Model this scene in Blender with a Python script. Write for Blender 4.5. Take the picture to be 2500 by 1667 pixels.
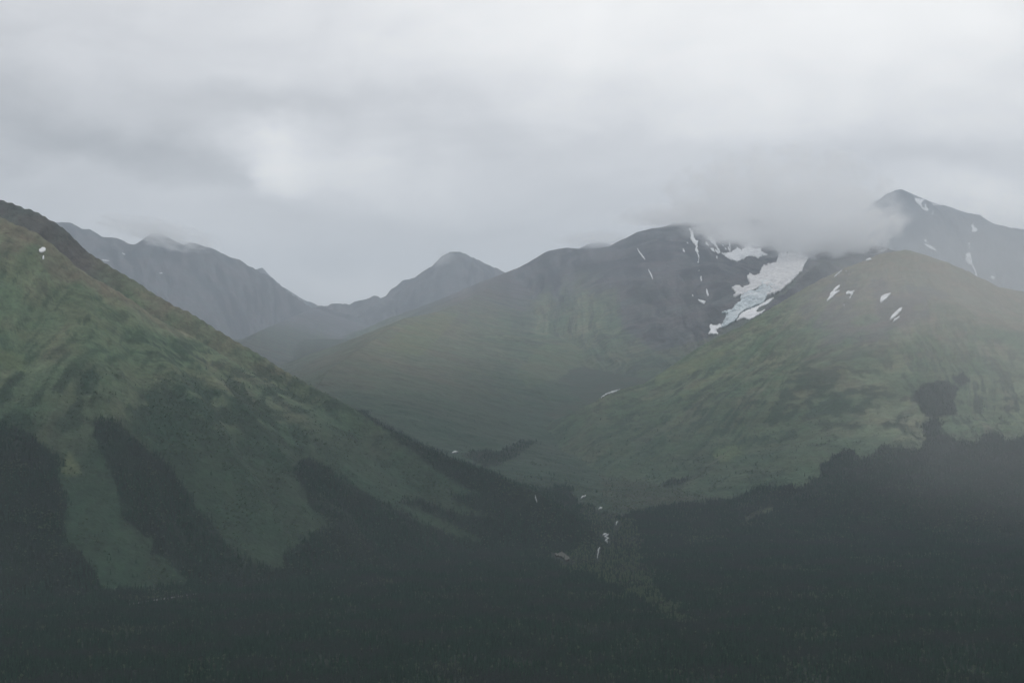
import bpy, math, random, time
import numpy as np
from mathutils import Vector
T0 = time.time()
random.seed(7)
rng = np.random.RandomState(7)
C = bpy.context.scene.collection
for o in list(bpy.data.objects):
    bpy.data.objects.remove(o)

# ------------------------------------------------------------------ camera
FOC, HOR, EYE = 3434.0, 1000.0, 300.0         # focal length and horizon row in photo pixels, eye height in metres
PITCH = math.atan((HOR - 833.5) / FOC)
scene = bpy.context.scene
cam_data = bpy.data.cameras.new('camera')
cam = bpy.data.objects.new('camera', cam_data)
C.objects.link(cam)
cam.location = (0, 0, EYE)
cam.rotation_euler = (math.pi / 2 + PITCH, 0, 0)
cam_data.sensor_width = 36.0
cam_data.lens = 36.0 * FOC / 2500.0
cam_data.clip_start = 1.0
cam_data.clip_end = 200000.0
scene.camera = cam

# ------------------------------------------------------------------ exposure and sampling
scene.view_settings.view_transform = 'Standard'
scene.view_settings.look = 'None'
scene.view_settings.exposure = 0.0
scene.view_settings.gamma = 1.0
scene.view_settings.use_curve_mapping = False
scene.render.engine = 'CYCLES'
cy = scene.cycles
cy.max_bounces = 12
cy.diffuse_bounces = 2
cy.glossy_bounces = 1
cy.transmission_bounces = 2
cy.volume_bounces = 10
cy.volume_step_rate = 0.35
cy.volume_max_steps = 256
cy.use_denoising = True
cy.use_adaptive_sampling = True

# ------------------------------------------------------------------ sun behind the overcast
SUN_EL, SUN_AZ = math.radians(48), math.radians(35)
sd = bpy.data.lights.new('sun', 'SUN')
sd.energy = 0.6
sd.angle = math.radians(25)
sd.color = (1.0, 0.97, 0.93)
sun = bpy.data.objects.new('sun', sd)
C.objects.link(sun)
sv = Vector((math.sin(SUN_AZ) * math.cos(SUN_EL), math.cos(SUN_AZ) * math.cos(SUN_EL), math.sin(SUN_EL)))
sun.rotation_euler = sv.to_track_quat('Z', 'Y').to_euler()
sun.location = (0, 0, 5000)

# ------------------------------------------------------------------ node helper
class NT:
    def __init__(s, tree):
        s.t = tree; s.n = tree.nodes; s.l = tree.links
        s.n.clear()
    def add(s, kind, **kw):
        nd = s.n.new(kind)
        for k, v in kw.items():
            setattr(nd, k, v)
        return nd
    def link(s, a, b):
        s.l.new(a, b)
    def put(s, sock, v):
        if isinstance(v, bpy.types.NodeSocket):
            s.l.new(v, sock)
        elif v is not None:
            sock.default_value = v
    def m(s, op, a, b=None, c=None, clamp=False):
        nd = s.n.new('ShaderNodeMath'); nd.operation = op; nd.use_clamp = clamp
        for i, v in enumerate((a, b, c)):
            if v is not None:
                s.put(nd.inputs[i], v)
        return nd.outputs[0]
    def mix(s, f, a, b, mode='MIX'):
        nd = s.n.new('ShaderNodeMix'); nd.data_type = 'RGBA'; nd.blend_type = mode
        nd.clamp_factor = True
        s.put(nd.inputs[0], f)
        s.put(nd.inputs[6], a if not isinstance(a, tuple) else (*a, 1)[:4])
        s.put(nd.inputs[7], b if not isinstance(b, tuple) else (*b, 1)[:4])
        return nd.outputs[2]
    def noise(s, vec, scale, detail=3, rough=0.5, dist=0.0):
        nd = s.n.new('ShaderNodeTexNoise')
        if vec is not None:
            s.put(nd.inputs['Vector'], vec)
        nd.inputs['Scale'].default_value = scale
        nd.inputs['Detail'].default_value = detail
        nd.inputs['Roughness'].default_value = rough
        nd.inputs['Distortion'].default_value = dist
        return nd.outputs[0]
    def ramp(s, f, lo, hi, a=0.0, b=1.0):
        nd = s.n.new('ShaderNodeMapRange'); nd.interpolation_type = 'SMOOTHSTEP'
        s.put(nd.inputs[0], f)
        for i, v in zip((1, 2, 3, 4), (lo, hi, a, b)):
            nd.inputs[i].default_value = v
        return nd.outputs[0]
    def mapping(s, vec, scale=(1, 1, 1), loc=(0, 0, 0), rot=(0, 0, 0)):
        nd = s.n.new('ShaderNodeMapping')
        s.put(nd.inputs[0], vec)
        nd.inputs['Location'].default_value = loc
        nd.inputs['Rotation'].default_value = rot
        nd.inputs['Scale'].default_value = scale
        return nd.outputs[0]

# ------------------------------------------------------------------ world: daylight sky behind a grey cloud deck
def pix_angles(px, py):
    r, u = (px - 1250) / FOC, (833.5 - py) / FOC
    y = math.cos(PITCH) - u * math.sin(PITCH); z = math.sin(PITCH) + u * math.cos(PITCH)
    return math.atan2(r, y), math.atan2(z, math.hypot(r, y))

world = bpy.data.worlds.new("World")
scene.world = world
world.use_nodes = True
w = NT(world.node_tree)
tc = w.add('ShaderNodeTexCoord')
sep = w.add('ShaderNodeSeparateXYZ')
w.link(tc.outputs['Generated'], sep.inputs[0])
az = w.m('ARCTAN2', sep.outputs[0], sep.outputs[1])
el = w.m('ARCSINE', sep.outputs[2])
comb = w.add('ShaderNodeCombineXYZ')
w.put(comb.inputs[0], az); w.put(comb.inputs[1], w.m('MULTIPLY', el, 1.5))
base_v = comb.outputs[0]
n_warp = w.noise(base_v, 9.0, 6, 0.55)
n_warp2 = w.noise(w.mapping(base_v, loc=(4, 7, 1)), 9.0, 6, 0.55)
azw = w.m('ADD', az, w.m('MULTIPLY', w.m('SUBTRACT', n_warp, 0.5), 0.15))
elw = w.m('ADD', el, w.m('MULTIPLY', w.m('SUBTRACT', n_warp2, 0.5), 0.10))
def blob(px, py, rx, ry, amp, tilt=0.0, soft=1.0):
    """a soft brighter or darker region of the cloud deck, by its bearing and elevation"""
    a0, e0 = pix_angles(px, py)
    dx = w.m('SUBTRACT', azw, a0); dy = w.m('SUBTRACT', elw, e0)
    c, s_ = math.cos(tilt), math.sin(tilt)
    u = w.m('ADD', w.m('MULTIPLY', dx, c), w.m('MULTIPLY', dy, s_))
    v = w.m('SUBTRACT', w.m('MULTIPLY', dy, c), w.m('MULTIPLY', dx, s_))
    u = w.m('MULTIPLY', u, FOC / rx); v = w.m('MULTIPLY', v, FOC / ry)
    r2 = w.m('ADD', w.m('MULTIPLY', u, u), w.m('MULTIPLY', v, v))
    g = w.m('EXPONENT', w.m('MULTIPLY', r2, -1.0))
    return w.m('MULTIPLY', g, amp * 1.45)
SKY_BASE = 0.845
acc = w.m('MULTIPLY', w.ramp(el, 0.05, 0.34), 0.10)
acc = w.m('ADD', acc, SKY_BASE)
for bl in [
    (1900, 40, 900, 300, 0.19, 0),
    (2450, 150, 420, 330, 0.04, 0),
    (1150, 20, 350, 140, 0.07, 0),
    (660, 400, 130, 80, 0.22, 0.1),
    (545, 430, 45, 60, -0.13, 0.9),
    (880, 430, 260, 55, 0.08, 0),
    (100, 330, 420, 130, -0.19, -0.25),
    (350, 370, 260, 60, -0.09, -0.15),
    (200, 100, 420, 160, -0.05, 0),
    (640, 255, 240, 55, -0.13, 0.0),
    (1000, 290, 260, 70, -0.08, -0.2),
    (1500, 360, 520, 70, -0.05, 0),
    (2250, 390, 420, 55, -0.10, 0),
    (2420, 490, 200, 55, 0.16, -0.1),
    (150, 420, 100, 40, 0.07, 0),
    (500, 460, 330, 40, 0.05, 0),
    (1750, 520, 450, 60, -0.05, 0),
    (820, 700, 160, 35, 0.05, 0),
    (900, 560, 500, 60, -0.03, 0),
]:
    acc = w.m('ADD', acc, blob(*bl))
streak = w.noise(w.mapping(base_v, scale=(1.0, 2.2, 1), rot=(0, 0, -0.3)), 4.0, 7, 0.52, 0.8)
billow = w.noise(w.mapping(base_v, scale=(1.0, 1.35, 1), loc=(2, 5, 0)), 10.0, 8, 0.56, 0.7)
acc = w.m('ADD', acc, w.m('MULTIPLY', w.m('SUBTRACT', streak, 0.5), 0.34))
acc = w.m('ADD', acc, w.m('MULTIPLY', w.m('SUBTRACT', billow, 0.5), 0.30))
acc = w.m('MAXIMUM', acc, 0.05)
bright = w.ramp(acc, 0.8, 1.35)
tint = w.mix(bright, (1.005, 0.995, 1.01), (1.03, 1.01, 0.985))
ccol = w.mix(1.0, tint, (1, 1, 1), 'MULTIPLY')
scl = w.add('ShaderNodeVectorMath', operation='SCALE')
w.link(ccol, scl.inputs[0]); w.put(scl.inputs['Scale'], w.m('MULTIPLY', acc, 10.0))
sky = w.add('ShaderNodeTexSky')
sky.sky_type = 'NISHITA'; sky.sun_disc = False
sky.sun_elevation = SUN_EL; sky.sun_rotation = SUN_AZ
allsky = w.mix(0.95, sky.outputs[0], scl.outputs[0])
bg = w.add('ShaderNodeBackground'); bg.inputs[1].default_value = 0.1
w.link(allsky, bg.inputs[0])
out = w.add('ShaderNodeOutputWorld'); w.link(bg.outputs[0], out.inputs[0])

# ------------------------------------------------------------------ tags
def tag(o, label=None, cat=None, group=None, kind=None):
    if label: o['label'] = label
    if cat: o['category'] = cat
    if group: o['group'] = group
    if kind: o['kind'] = kind
    return o

def mesh_obj(name, verts, faces, mat=None, parent=None, smooth=True, tri=None):
    me = bpy.data.meshes.new(name)
    verts = np.asarray(verts, dtype=np.float32)
    faces = np.asarray(faces, dtype=np.int32)
    k = faces.shape[1]
    me.vertices.add(len(verts)); me.vertices.foreach_set('co', verts.ravel())
    me.loops.add(faces.size); me.loops.foreach_set('vertex_index', faces.ravel())
    me.polygons.add(len(faces))
    me.polygons.foreach_set('loop_start', np.arange(0, faces.size, k, dtype=np.int32))
    me.polygons.foreach_set('loop_total', np.full(len(faces), k, dtype=np.int32))
    me.polygons.foreach_set('use_smooth', np.full(len(faces), smooth, dtype=bool))
    me.update(calc_edges=True)
    o = bpy.data.objects.new(name, me)
    C.objects.link(o)
    if mat: me.materials.append(mat)
    if parent: o.parent = parent
    return o

# ------------------------------------------------------------------ numpy noise
PERM = rng.permutation(1024)
GR = rng.uniform(0, 2 * np.pi, 1024)
GX, GY = np.cos(GR), np.sin(GR)
def perlin(x, y):
    xi = np.floor(x).astype(np.int64); yi = np.floor(y).astype(np.int64)
    xf = x - xi; yf = y - yi
    u = xf * xf * xf * (xf * (xf * 6 - 15) + 10); v = yf * yf * yf * (yf * (yf * 6 - 15) + 10)
    def g(ix, iy, fx, fy):
        h = PERM[(PERM[ix & 1023] + iy) & 1023]
        return GX[h] * fx + GY[h] * fy
    a = g(xi, yi, xf, yf); b = g(xi + 1, yi, xf - 1, yf)
    c = g(xi, yi + 1, xf, yf - 1); d = g(xi + 1, yi + 1, xf - 1, yf - 1)
    return ((a + u * (b - a)) * (1 - v) + (c + u * (d - c)) * v) * 1.5
def fbm(x, y, oct=4, gain=0.5, ridged=False):
    s = np.zeros_like(x); a = 1.0; t = 0.0
    for i in range(oct):
        n = perlin(x * 2 ** i + 17.3 * i, y * 2 ** i - 9.1 * i)
        if ridged: n = 1 - 2 * np.abs(n)
        s += a * n; t += a; a *= gain
    return s / t
def sstep(x, a, b):
    t = np.clip((x - a) / (b - a), 0, 1)
    return t * t * (3 - 2 * t)

# ------------------------------------------------------------------ photo pixel <-> place
def pt(px, py, Y):
    r, u = (px - 1250) / FOC, (833.5 - py) / FOC
    y = math.cos(PITCH) - u * math.sin(PITCH); z = math.sin(PITCH) + u * math.cos(PITCH)
    return (r * Y / y, Y, EYE + z * Y / y)
def project(x, y, z):
    dz = z - EYE
    f = y * math.cos(PITCH) + dz * math.sin(PITCH)
    u = -y * math.sin(PITCH) + dz * math.cos(PITCH)
    f = np.where(f < 1, 1, f)
    return 1250 + FOC * x / f, 833.5 - FOC * u / f
def zc(off, sc, pts):
    return [(off[0] + a / sc, off[1] + b / sc) for a, b in pts]

# ------------------------------------------------------------------ the ridges (crest lines with distance in metres)
# name, crest points (px, py, distance), slope towards us, slope away, gully size, gully depth, crest roughness, back floor
RIDGES = [
 dict(id='left', label='green mountainside with dark forest fingers rising at the left of the valley', name='mountain',
  pts=[(-900,330,4140),(-500,400,3900),(-200,440,3780),(0,485,3690),(57,506,3678),(89,515,3672),(119,534,3660),(140,545,3660),(167,567,3648),(205,606,3636),(238,630,3624),(283,657,3612),(328,683,3600),(372,713,3588),(417,740,3576),(462,761,3564),(506,788,3546),(566,826,3528),(626,859,3510),(700,907,3480),(765,943,3450),(850,988,3408),(915,1029,3372),(984,1064,3336),(1030,1088,3312),(1083,1110,3288),(1125,1124,3264),(1183,1147,3240),(1259,1180,3198),(1317,1202,3168),(1393,1252,3120),(1470,1315,3072)],
  kf=0.56, kb=0.75, gs=90, gd=0.13, jag=3),
 dict(id='left', pts=[(-500,440,3420),(-200,490,3300),(0,528,3252),(36,546,3240),(80,561,3240),(119,588,3240),(149,615,3240),(191,651,3240),(223,674,3252),(268,698,3270),(316,728,3300),(380,775,3336),(450,812,3390)],
  kf=0.62, kb=0.75, gs=80, gd=0.12, jag=3),
 dict(id='right', name='mountain', label='broad hill with ochre tundra top and dark forested foot on the right',
  pts=[(1440,985,5070),(1488,957,5184),(1573,935,5386),(1620,905,5490),(1700,850,5650),(1750,822,5750),(1807,797,5864),(1860,765,5970),(1913,733,6076),(1960,705,6170),(2010,678,6265),(2068,652,6352),(2113,635,6420),(2143,621,6464),(2181,614,6522),(2211,609,6554),(2260,622,6572),(2300,640,6588),(2350,672,6606),(2400,696,6625),(2450,702,6644),(2500,712,6662),(2800,760,6700),(3300,800,6700)],
  sheet=True, hub=(2000, 7300), kf=0.243, kb=0.6, gs=125, gd=0.09, jag=3),
 dict(id='spur', name='mountain', label='dark rocky spur poking out of the cloud behind the ochre hilltop',
  pts=[(1840,790,7627),(1900,722,7882),(1920,712,7966),(1979,656,8051),(2006,638,8051),(2030,640,8093),(2060,660,8136),(2120,680,8221)],
  kf=0.8, kb=0.8, gs=80, gd=0.15, jag=14),
 dict(id='centre', name='mountain', label='long grey-green mountain with a rounded crest in the middle, snow gullies at its right',
  pts=[(1210,690,14500),(1242,662,14500),(1260,656,14500),(1298,636,14500),(1337,612,14500),(1382,604,14500),(1409,607,14500),(1453,606,14500),(1486,601,14500),(1516,586,14500),(1531,580,14500),(1554,567,14500),(1587,558,14500),(1617,554,14500),(1641,545,14500),(1677,542,14500),(1740,535,14500),(1800,530,14500),(1880,530,14500),(1930,545,14500)],
  sheet=True, kf=0.195, kb=0.5, gs=240, gd=0.10, jag=9),
 dict(id='centre', pts=[(800,905,5200),(850,872,5700),(900,838,6500),(987,777,8300),(1076,760,9600),(1166,721,11400),(1210,690,12700),(1242,662,14200)],
  kf=0.235, kb=0.4, gs=200, gd=0.055, jag=4),
 dict(id='peak', name='mountain', label='steep dark rocky peak with snow patches, highest at the upper right',
  pts=[(1990,600,24554),(2060,540,24369),(2120,500,24185),(2142,486,24092),(2157,476,24000),(2169,469,24000),(2187,461,24000),(2199,461,24000),(2232,475,24000),(2277,494,23908),(2306,501,23908),(2357,519,23815),(2390,522,23815),(2399,533,23815),(2426,545,23723),(2446,549,23723),(2458,554,23723),(2500,559,23631),(2700,590,23446),(3200,640,23077)],
  sheet=True, kf=0.38, kb=0.7, gs=340, gd=0.26, jag=20),
 dict(id='farleft', name='mountain', label='blue-grey mountain behind the green slope, torn cloud along its crest',
  pts=[(-500,540,17700),(-100,535,18000),(60,545,18000),(140,541,18000),(167,542,18000),(185,549,18000),(205,558,18000),(217,558,18000),(247,575,18000),(286,581,18000),(313,591,18000),(337,600,18074),(357,576,18150),(375,567,18150),(402,573,18150),(429,587,18226),(447,597,18300),(465,592,18300),(489,595,18374),(518,606,18450),(554,622,18526),(584,633,18600),(626,658,18750),(661,674,18900),(683,693,19050),(704,710,19200),(725,725,19350),(749,742,19500),(775,762,19650),(850,810,19950)],
  sheet=True, kf=0.32, kb=0.6, gs=320, gd=0.26, jag=12),
 dict(id='saddle', name='mountain', label='small pointed peak and low notched ridge at the head of the valley',
  pts=[(767,751,21000),(779,746,21000),(803,745,21000),(808,739,21000),(820,738,21000),(853,742,21000),(868,735,21000),(895,730,21000),(913,721,21000),(923,722,21000),(929,727,21000),(943,721,21000),(957,701,21000),(969,697,21000),(984,682,21000),(1011,678,21000),(1026,666,21000),(1056,648,21000),(1077,626,21000),(1100,614,21000),(1124,615,21000),(1160,631,21000),(1184,642,21000),(1202,651,21000),(1211,652,21000),(1226,661,21000),(1300,700,21000)],
  sheet=True, kf=0.30, kb=0.6, gs=320, gd=0.24, jag=16),
 dict(id='saddle', pts=[(560,860,7500),(590,838,8518),(640,805,11318),(700,780,15136),(767,751,18955),(779,746,19021)],
  kf=0.33, kb=0.5, gs=240, gd=0.12, jag=5),
 dict(id='distant', name='mountain', label='tiny pale ridge end seen farthest off in the notch',
  pts=[(640,650,25500),(690,700,25500),(728,721,25500),(743,729,25500),(761,735,25500),(779,745,25500),(830,775,25500)],
  kf=0.5, kb=0.6, gs=300, gd=0.1, jag=6),
 dict(id='veiled', name='mountain', label='faint cloud-veiled knoll showing over the middle crest',
  pts=[(1380,625,21000),(1417,604,21000),(1435,595,21000),(1453,590,21000),(1474,590,21000),(1498,597,21000),(1560,625,21000)],
  kf=0.5, kb=0.6, gs=300, gd=0.1, jag=6),
]
IDS = ['floor', 'left', 'right', 'spur', 'centre', 'peak', 'farleft', 'saddle', 'distant', 'veiled']

# ------------------------------------------------------------------ terrain grid: polar sheet, fine where mountains stand
core = np.radians(np.linspace(-26, 26, 1181))
outer = np.radians(np.concatenate([np.linspace(26, 40, 15)[1:], np.linspace(40, 180, 36)[1:]]))
azs = np.concatenate([-outer[::-1][1:], core, outer])
rads = np.concatenate([np.geomspace(40, 1330, 46)[:-1], np.geomspace(1330, 9000, 600)[:-1], np.geomspace(9000, 27500, 250)[:-1], np.geomspace(27500, 36000, 16)])
K = 0.6
NA, NR = len(azs), len(rads)
A, R = np.meshgrid(azs, rads, indexing='ij')
X = (R * np.sin(A)).ravel(); Y = (R * np.cos(A)).ravel()

def floor_h(x, y):
    z = np.interp(y, [-1e6, 3120, 3600, 4020, 4800, 5500, 8000, 12000, 40000], [0, 0, 33, 84, 170, 300, 560, 900, 1500])
    z = z + 6 * fbm(x / 420, y / 420, 3) * sstep(np.hypot(x, y), 1100, 1560) + 3 * fbm(x / 100, y / 100, 3)
    hill = EYE - 2.2 - 0.62 * np.hypot(x, y) + 0.0 * x      # the slope the camera stands on
    back = 0.35 * np.maximum(-y, 0)
    far = 0.33 * np.maximum(np.abs(x) - 5000 - 0.55 * np.abs(y), 0)
    z = np.maximum(z, np.minimum(far, 1500))
    return np.maximum(z, np.minimum(hill + back * (y < 0), 1400))

Z = floor_h(X, Y)
OWN = np.zeros(X.size, dtype=np.int8)
SS = np.zeros(X.size, dtype=np.float32)
DD = np.full(X.size, 1e5, dtype=np.float32)
RI = np.full(X.size, -1, dtype=np.int8)
for ri, rd in enumerate(RIDGES):
    P = np.array([pt(*p) for p in rd['pts']])
    reach = P[:, 2].max() / min(rd['kf'], rd['kb']) * 1.05
    sel = np.where((X > P[:, 0].min() - reach) & (X < P[:, 0].max() + reach) & (Y > P[:, 1].min() - reach) & (Y < P[:, 1].max() + reach))[0]
    x, y = X[sel], Y[sel]
    wx = x + 25 * perlin(x / 330, y / 330) * 0
    best = np.full(x.size, 1e12); bz = np.zeros(x.size); bs = np.zeros(x.size); side = np.zeros(x.size)
    s0 = 0.0
    for a, b in zip(P[:-1], P[1:]):
        dx, dy = b[0] - a[0], b[1] - a[1]
        L2 = dx * dx + dy * dy; L = math.sqrt(L2)
        t = np.clip(((x - a[0]) * dx + (y - a[1]) * dy) / L2, 0, 1)
        ex = x - a[0] - t * dx; ey = y - a[1] - t * dy
        d2 = ex * ex + ey * ey
        k = d2 < best
        best[k] = d2[k]; bz[k] = (a[2] + t * (b[2] - a[2]))[k]; bs[k] = (s0 + t * L)[k]
        side[k] = (dx * ey - dy * ex)[k]
        s0 += L
    if rd.get('sheet'):
        xs_ = P[:, 0]; bs = x - xs_[0]
        yc_ = np.interp(x, xs_, P[:, 1]); best = (y - yc_) ** 2; side = (y - yc_) * 1e3
        bz = np.interp(x, xs_, P[:, 2])
    d = np.sqrt(best)
    # the crest line keeps its notches; the slopes below widen and even out with distance
    sd_ = P[:, 0] - P[0, 0] if rd.get('sheet') else np.concatenate([[0], np.cumsum(np.hypot(*(P[1:, :2] - P[:-1, :2]).T))])
    st_ = 15.0; sg_ = np.arange(0, sd_[-1], st_); zg_ = np.interp(sg_, sd_, P[:, 2])
    sig = [0, 30, 70, 150, 320, 700]
    prof = [zg_]
    for q_ in sig[1:]:
        n_ = int(3 * q_ / st_) + 1
        kx_ = np.exp(-0.5 * (np.arange(-n_, n_ + 1) * st_ / q_) ** 2); kx_ /= kx_.sum()
        pad = np.concatenate([zg_[0] + (zg_[0] - zg_[min(n_, len(zg_) - 1):0:-1]) if len(zg_) > n_ else np.full(n_, zg_[0]),
                              zg_, zg_[-1] + (zg_[-1] - zg_[-2:-n_ - 2:-1]) if len(zg_) > n_ + 1 else np.full(n_, zg_[-1])])
        prof.append(np.convolve(pad, kx_, 'same')[len(pad) - len(zg_) - (len(pad) - len(zg_)) // 2:][:len(zg_)] if True else None)
    f_ = np.interp(np.maximum(d - 20, 0) * 0.30, sig, range(len(sig)))
    lo_ = np.clip(np.floor(f_).astype(int), 0, len(sig) - 2); fr_ = f_ - lo_
    si_ = np.clip(bs / st_, 0, len(zg_) - 1.001); i0_ = si_.astype(int); w_i = si_ - i0_
    PR = np.array(prof)
    pz = lambda l: PR[l, i0_] * (1 - w_i) + PR[l, np.minimum(i0_ + 1, len(zg_) - 1)] * w_i
    bz = pz(lo_) * (1 - fr_) + pz(lo_ + 1) * fr_
    if rd.get('sheet'): bz = bz - 0.45 * np.maximum(-bs, 0) - 0.75 * np.maximum(bs - (xs_[-1] - xs_[0]), 0)
    ch = P[-1, :2] - P[0, :2]; ch = ch / np.hypot(*ch)
    along = (x - P[0, 0]) * ch[0] + (y - P[0, 1]) * ch[1]
    if 'hub' in rd:      # gullies fan out from the summit
        along = np.arctan2(x - rd['hub'][0], rd['hub'][1] - y) * 3300
    away = sstep(side / (d * 1.0 + 1) / 120.0, -0.2, 0.2)      # left of the crest direction = away from us
    kk = rd['kf'] * (1 - away) + rd['kb'] * away
    KN = K if rd['id'] in ('left', 'right') else 1.2
    jag = rd['jag'] * fbm(bs / (60 * KN) + ri * 31, bs * 0 + ri, 3)
    ramp = sstep(d, 30 * KN, 700 * KN)
        # gullies run straight down the fall line, wandering a little
    sw = along + 130 * KN * fbm(x / (800 * KN), y / (800 * KN) + ri, 2) + 0.3 * d * perlin(along / (900 * KN), along * 0 + ri)
    gul = fbm(sw / rd['gs'], d / (rd['gs'] * 5) + ri * 7, 4, 0.5, ridged=True)
    big = fbm(x / (1100 * KN) + ri, y / (1100 * KN), 3)
    fine = fbm(x / (75 * KN), y / (75 * KN), 4)
    h = bz + jag - kk * d
    h = h + ramp * (gul * rd['gd'] * 0.30 * rd['gs'] * 2.6 + big * 55 * KN) + sstep(d, 0, 200 * KN) * fine * 7 * KN
    o = IDS.index(rd['id'])
    zz = Z[sel]
    win = h > zz
    OWN[sel[win]] = o
    SS[sel[win]] = sw[win] + ri * 40000; DD[sel[win]] = (np.hypot(x - rd['hub'][0], y - rd['hub'][1]) if 'hub' in rd else d)[win]; RI[sel[win]] = ri
    ks = 18.0
    Z[sel] = np.maximum(h, zz) + np.where(np.abs(h - zz) < ks, (ks - np.abs(h - zz)) ** 2 / (4 * ks), 0)
print('terrain', round(time.time() - T0, 1), 'max', Z.max())
ZG = Z.reshape(NA, NR)
PX, PY = project(X, Y, Z)

def height_at(x, y):
    a = np.arctan2(x, y); r = np.hypot(x, y)
    i = np.clip(np.searchsorted(azs, a) - 1, 0, NA - 2); j = np.clip(np.searchsorted(rads, r) - 1, 0, NR - 2)
    u = (a - azs[i]) / (azs[i + 1] - azs[i]); v = (r - rads[j]) / (rads[j + 1] - rads[j])
    return ((ZG[i, j] * (1 - u) + ZG[i + 1, j] * u) * (1 - v) + (ZG[i, j + 1] * (1 - u) + ZG[i + 1, j + 1] * u) * v)
def own_at(x, y):
    a = np.arctan2(x, y); r = np.hypot(x, y)
    i = np.clip(np.searchsorted(azs, a) - 1, 0, NA - 2); j = np.clip(np.searchsorted(rads, r) - 1, 0, NR - 2)
    return i * NR + j
TANG = (ZG - EYE) / R
RMAX = np.maximum.accumulate(TANG, axis=1)          # running horizon, to find what is in view
def hit(px, py, ymin=1000.0):
    """where the line of sight through a photo pixel meets the terrain"""
    r, u = (px - 1250) / FOC, (833.5 - py) / FOC
    y = math.cos(PITCH) - u * math.sin(PITCH); z = math.sin(PITCH) + u * math.cos(PITCH)
    a = math.atan2(r, y); tt = z / math.hypot(r, y)
    i = int(np.clip(np.searchsorted(azs, a) - 1, 0, NA - 2)); f = (a - azs[i]) / (azs[i + 1] - azs[i])
    col = TANG[i] * (1 - f) + TANG[i + 1] * f
    j0 = int(np.searchsorted(rads, ymin))
    above = np.where(col[j0:] >= tt)[0]
    if len(above) == 0: return None
    j = j0 + int(above[0])
    if j == 0: return None
    z0 = EYE + col[j - 1] * rads[j - 1]; z1 = EYE + col[j] * rads[j]
    e0 = z0 - (EYE + tt * rads[j - 1]); e1 = z1 - (EYE + tt * rads[j])
    g = -e0 / (e1 - e0) if e1 != e0 else 0
    g = min(max(g, 0), 1)
    rr = rads[j - 1] + g * (rads[j] - rads[j - 1])
    return Vector((rr * math.sin(a), rr * math.cos(a), EYE + tt * rr))

# ------------------------------------------------------------------ land cover
def inpoly(px, py, poly):
    res = np.zeros(px.shape, dtype=bool)
    xs = [p[0] for p in poly]; ys = [p[1] for p in poly]
    idx = np.where((px > min(xs)) & (px < max(xs)) & (py > min(ys)) & (py < max(ys)))
    x, y = px[idx], py[idx]
    c = np.zeros(x.shape, dtype=bool)
    n = len(poly)
    for i in range(n):
        x0, y0 = poly[i]; x1, y1 = poly[(i + 1) % n]
        if y0 == y1: continue
        c ^= ((y0 > y) != (y1 > y)) & (x < (x1 - x0) * (y - y0) / (y1 - y0) + x0)
    res[idx] = c
    return res
OPEN_LEFT = [(-900,1035),(0,1038),(38,1042),(77,1061),(96,1084),(134,1107),(142,1145),(145,1191),(165,1229),(157,1275),(161,1332),(199,1348),(230,1394),(245,1436),(283,1458),(318,1474),(400,1463),(482,1449),(472,1438),(440,1401),(406,1363),(367,1352),(379,1306),(352,1313),(302,1267),(283,1187),(260,1130),(226,1061),(230,1026),(268,1020),(302,1045),(350,1085),(400,1130),(440,1180),(478,1237),(517,1275),(566,1344),(628,1378),(670,1398),(700,1385),(689,1352),(730,1330),(765,1302),(804,1283),(760,1240),(740,1190),(715,1150),(740,1120),(800,1142),(850,1180),(900,1208),(949,1232),(1014,1268),(1070,1293),(1129,1316),(1183,1322),(1144,1298),(1068,1264),(1014,1240),(965,1222),(1030,1220),(1083,1243),(1140,1258),(1202,1266),(1150,1238),(1090,1214),(1110,1208),(1190,1207),(1125,1184),(1064,1145),(1010,1105),(976,1080),(945,1050),(915,1034),(850,960),(600,780),(0,300),(-900,300)]
OPEN_RIGHT = [(1395,1186),(1400,1215),(1440,1235),(1500,1262),(1560,1250),(1600,1242),(1677,1229),(1722,1225),(1761,1216),(1775,1222),(1800,1217),(1850,1190),(1876,1187),(1925,1183),(1956,1194),(1983,1171),(2006,1164),(2002,1141),(2029,1114),(2074,1099),(2097,1118),(2136,1114),(2136,1095),(2166,1091),(2250,1099),(2258,1064),(2250,1041),(2281,1022),(2300,1034),(2297,1057),(2358,1080),(2385,1083),(2404,1057),(2434,1060),(2461,1080),(2500,1064),(3200,1080),(3200,500),(900,500),(900,1015),(1000,1070),(1100,1115),(1183,1148),(1259,1180),(1317,1195),(1360,1190)]
GROVES = [zc((1600,850),2.613,[(1640,320),(1700,230),(1850,200),(1940,250),(1900,330),(1930,420),(1800,440),(1720,430),(1680,370)]),
          zc((1600,850),2.613,[(1890,190),(1960,150),(2010,210),(1950,250)]),
          [(1125,1108),(1167,1098),(1213,1103),(1271,1077),(1309,1077),(1259,1115),(1213,1138),(1183,1140)],
          [(1610,1185),(1640,1172),(1690,1165),(1665,1182),(1625,1190)]]
CLEAR = [[(1810,1267),(1850,1247),(1891,1237),(1888,1248),(1850,1263),(1825,1276)],
         [(2290,1440),(2350,1420),(2420,1425),(2520,1445),(2520,1482),(2400,1478),(2300,1462),(2240,1468)],
         [(-20,1370),(60,1390),(40,1402),(-20,1395)],
         [(1408,1524),(1440,1530),(1486,1522),(1490,1532),(1440,1540),(1405,1534)],
         [(2080,1533),(2160,1528),(2220,1540),(2150,1548)],
         [(1700,1590),(1790,1573),(1795,1579),(1705,1596)]]
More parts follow.
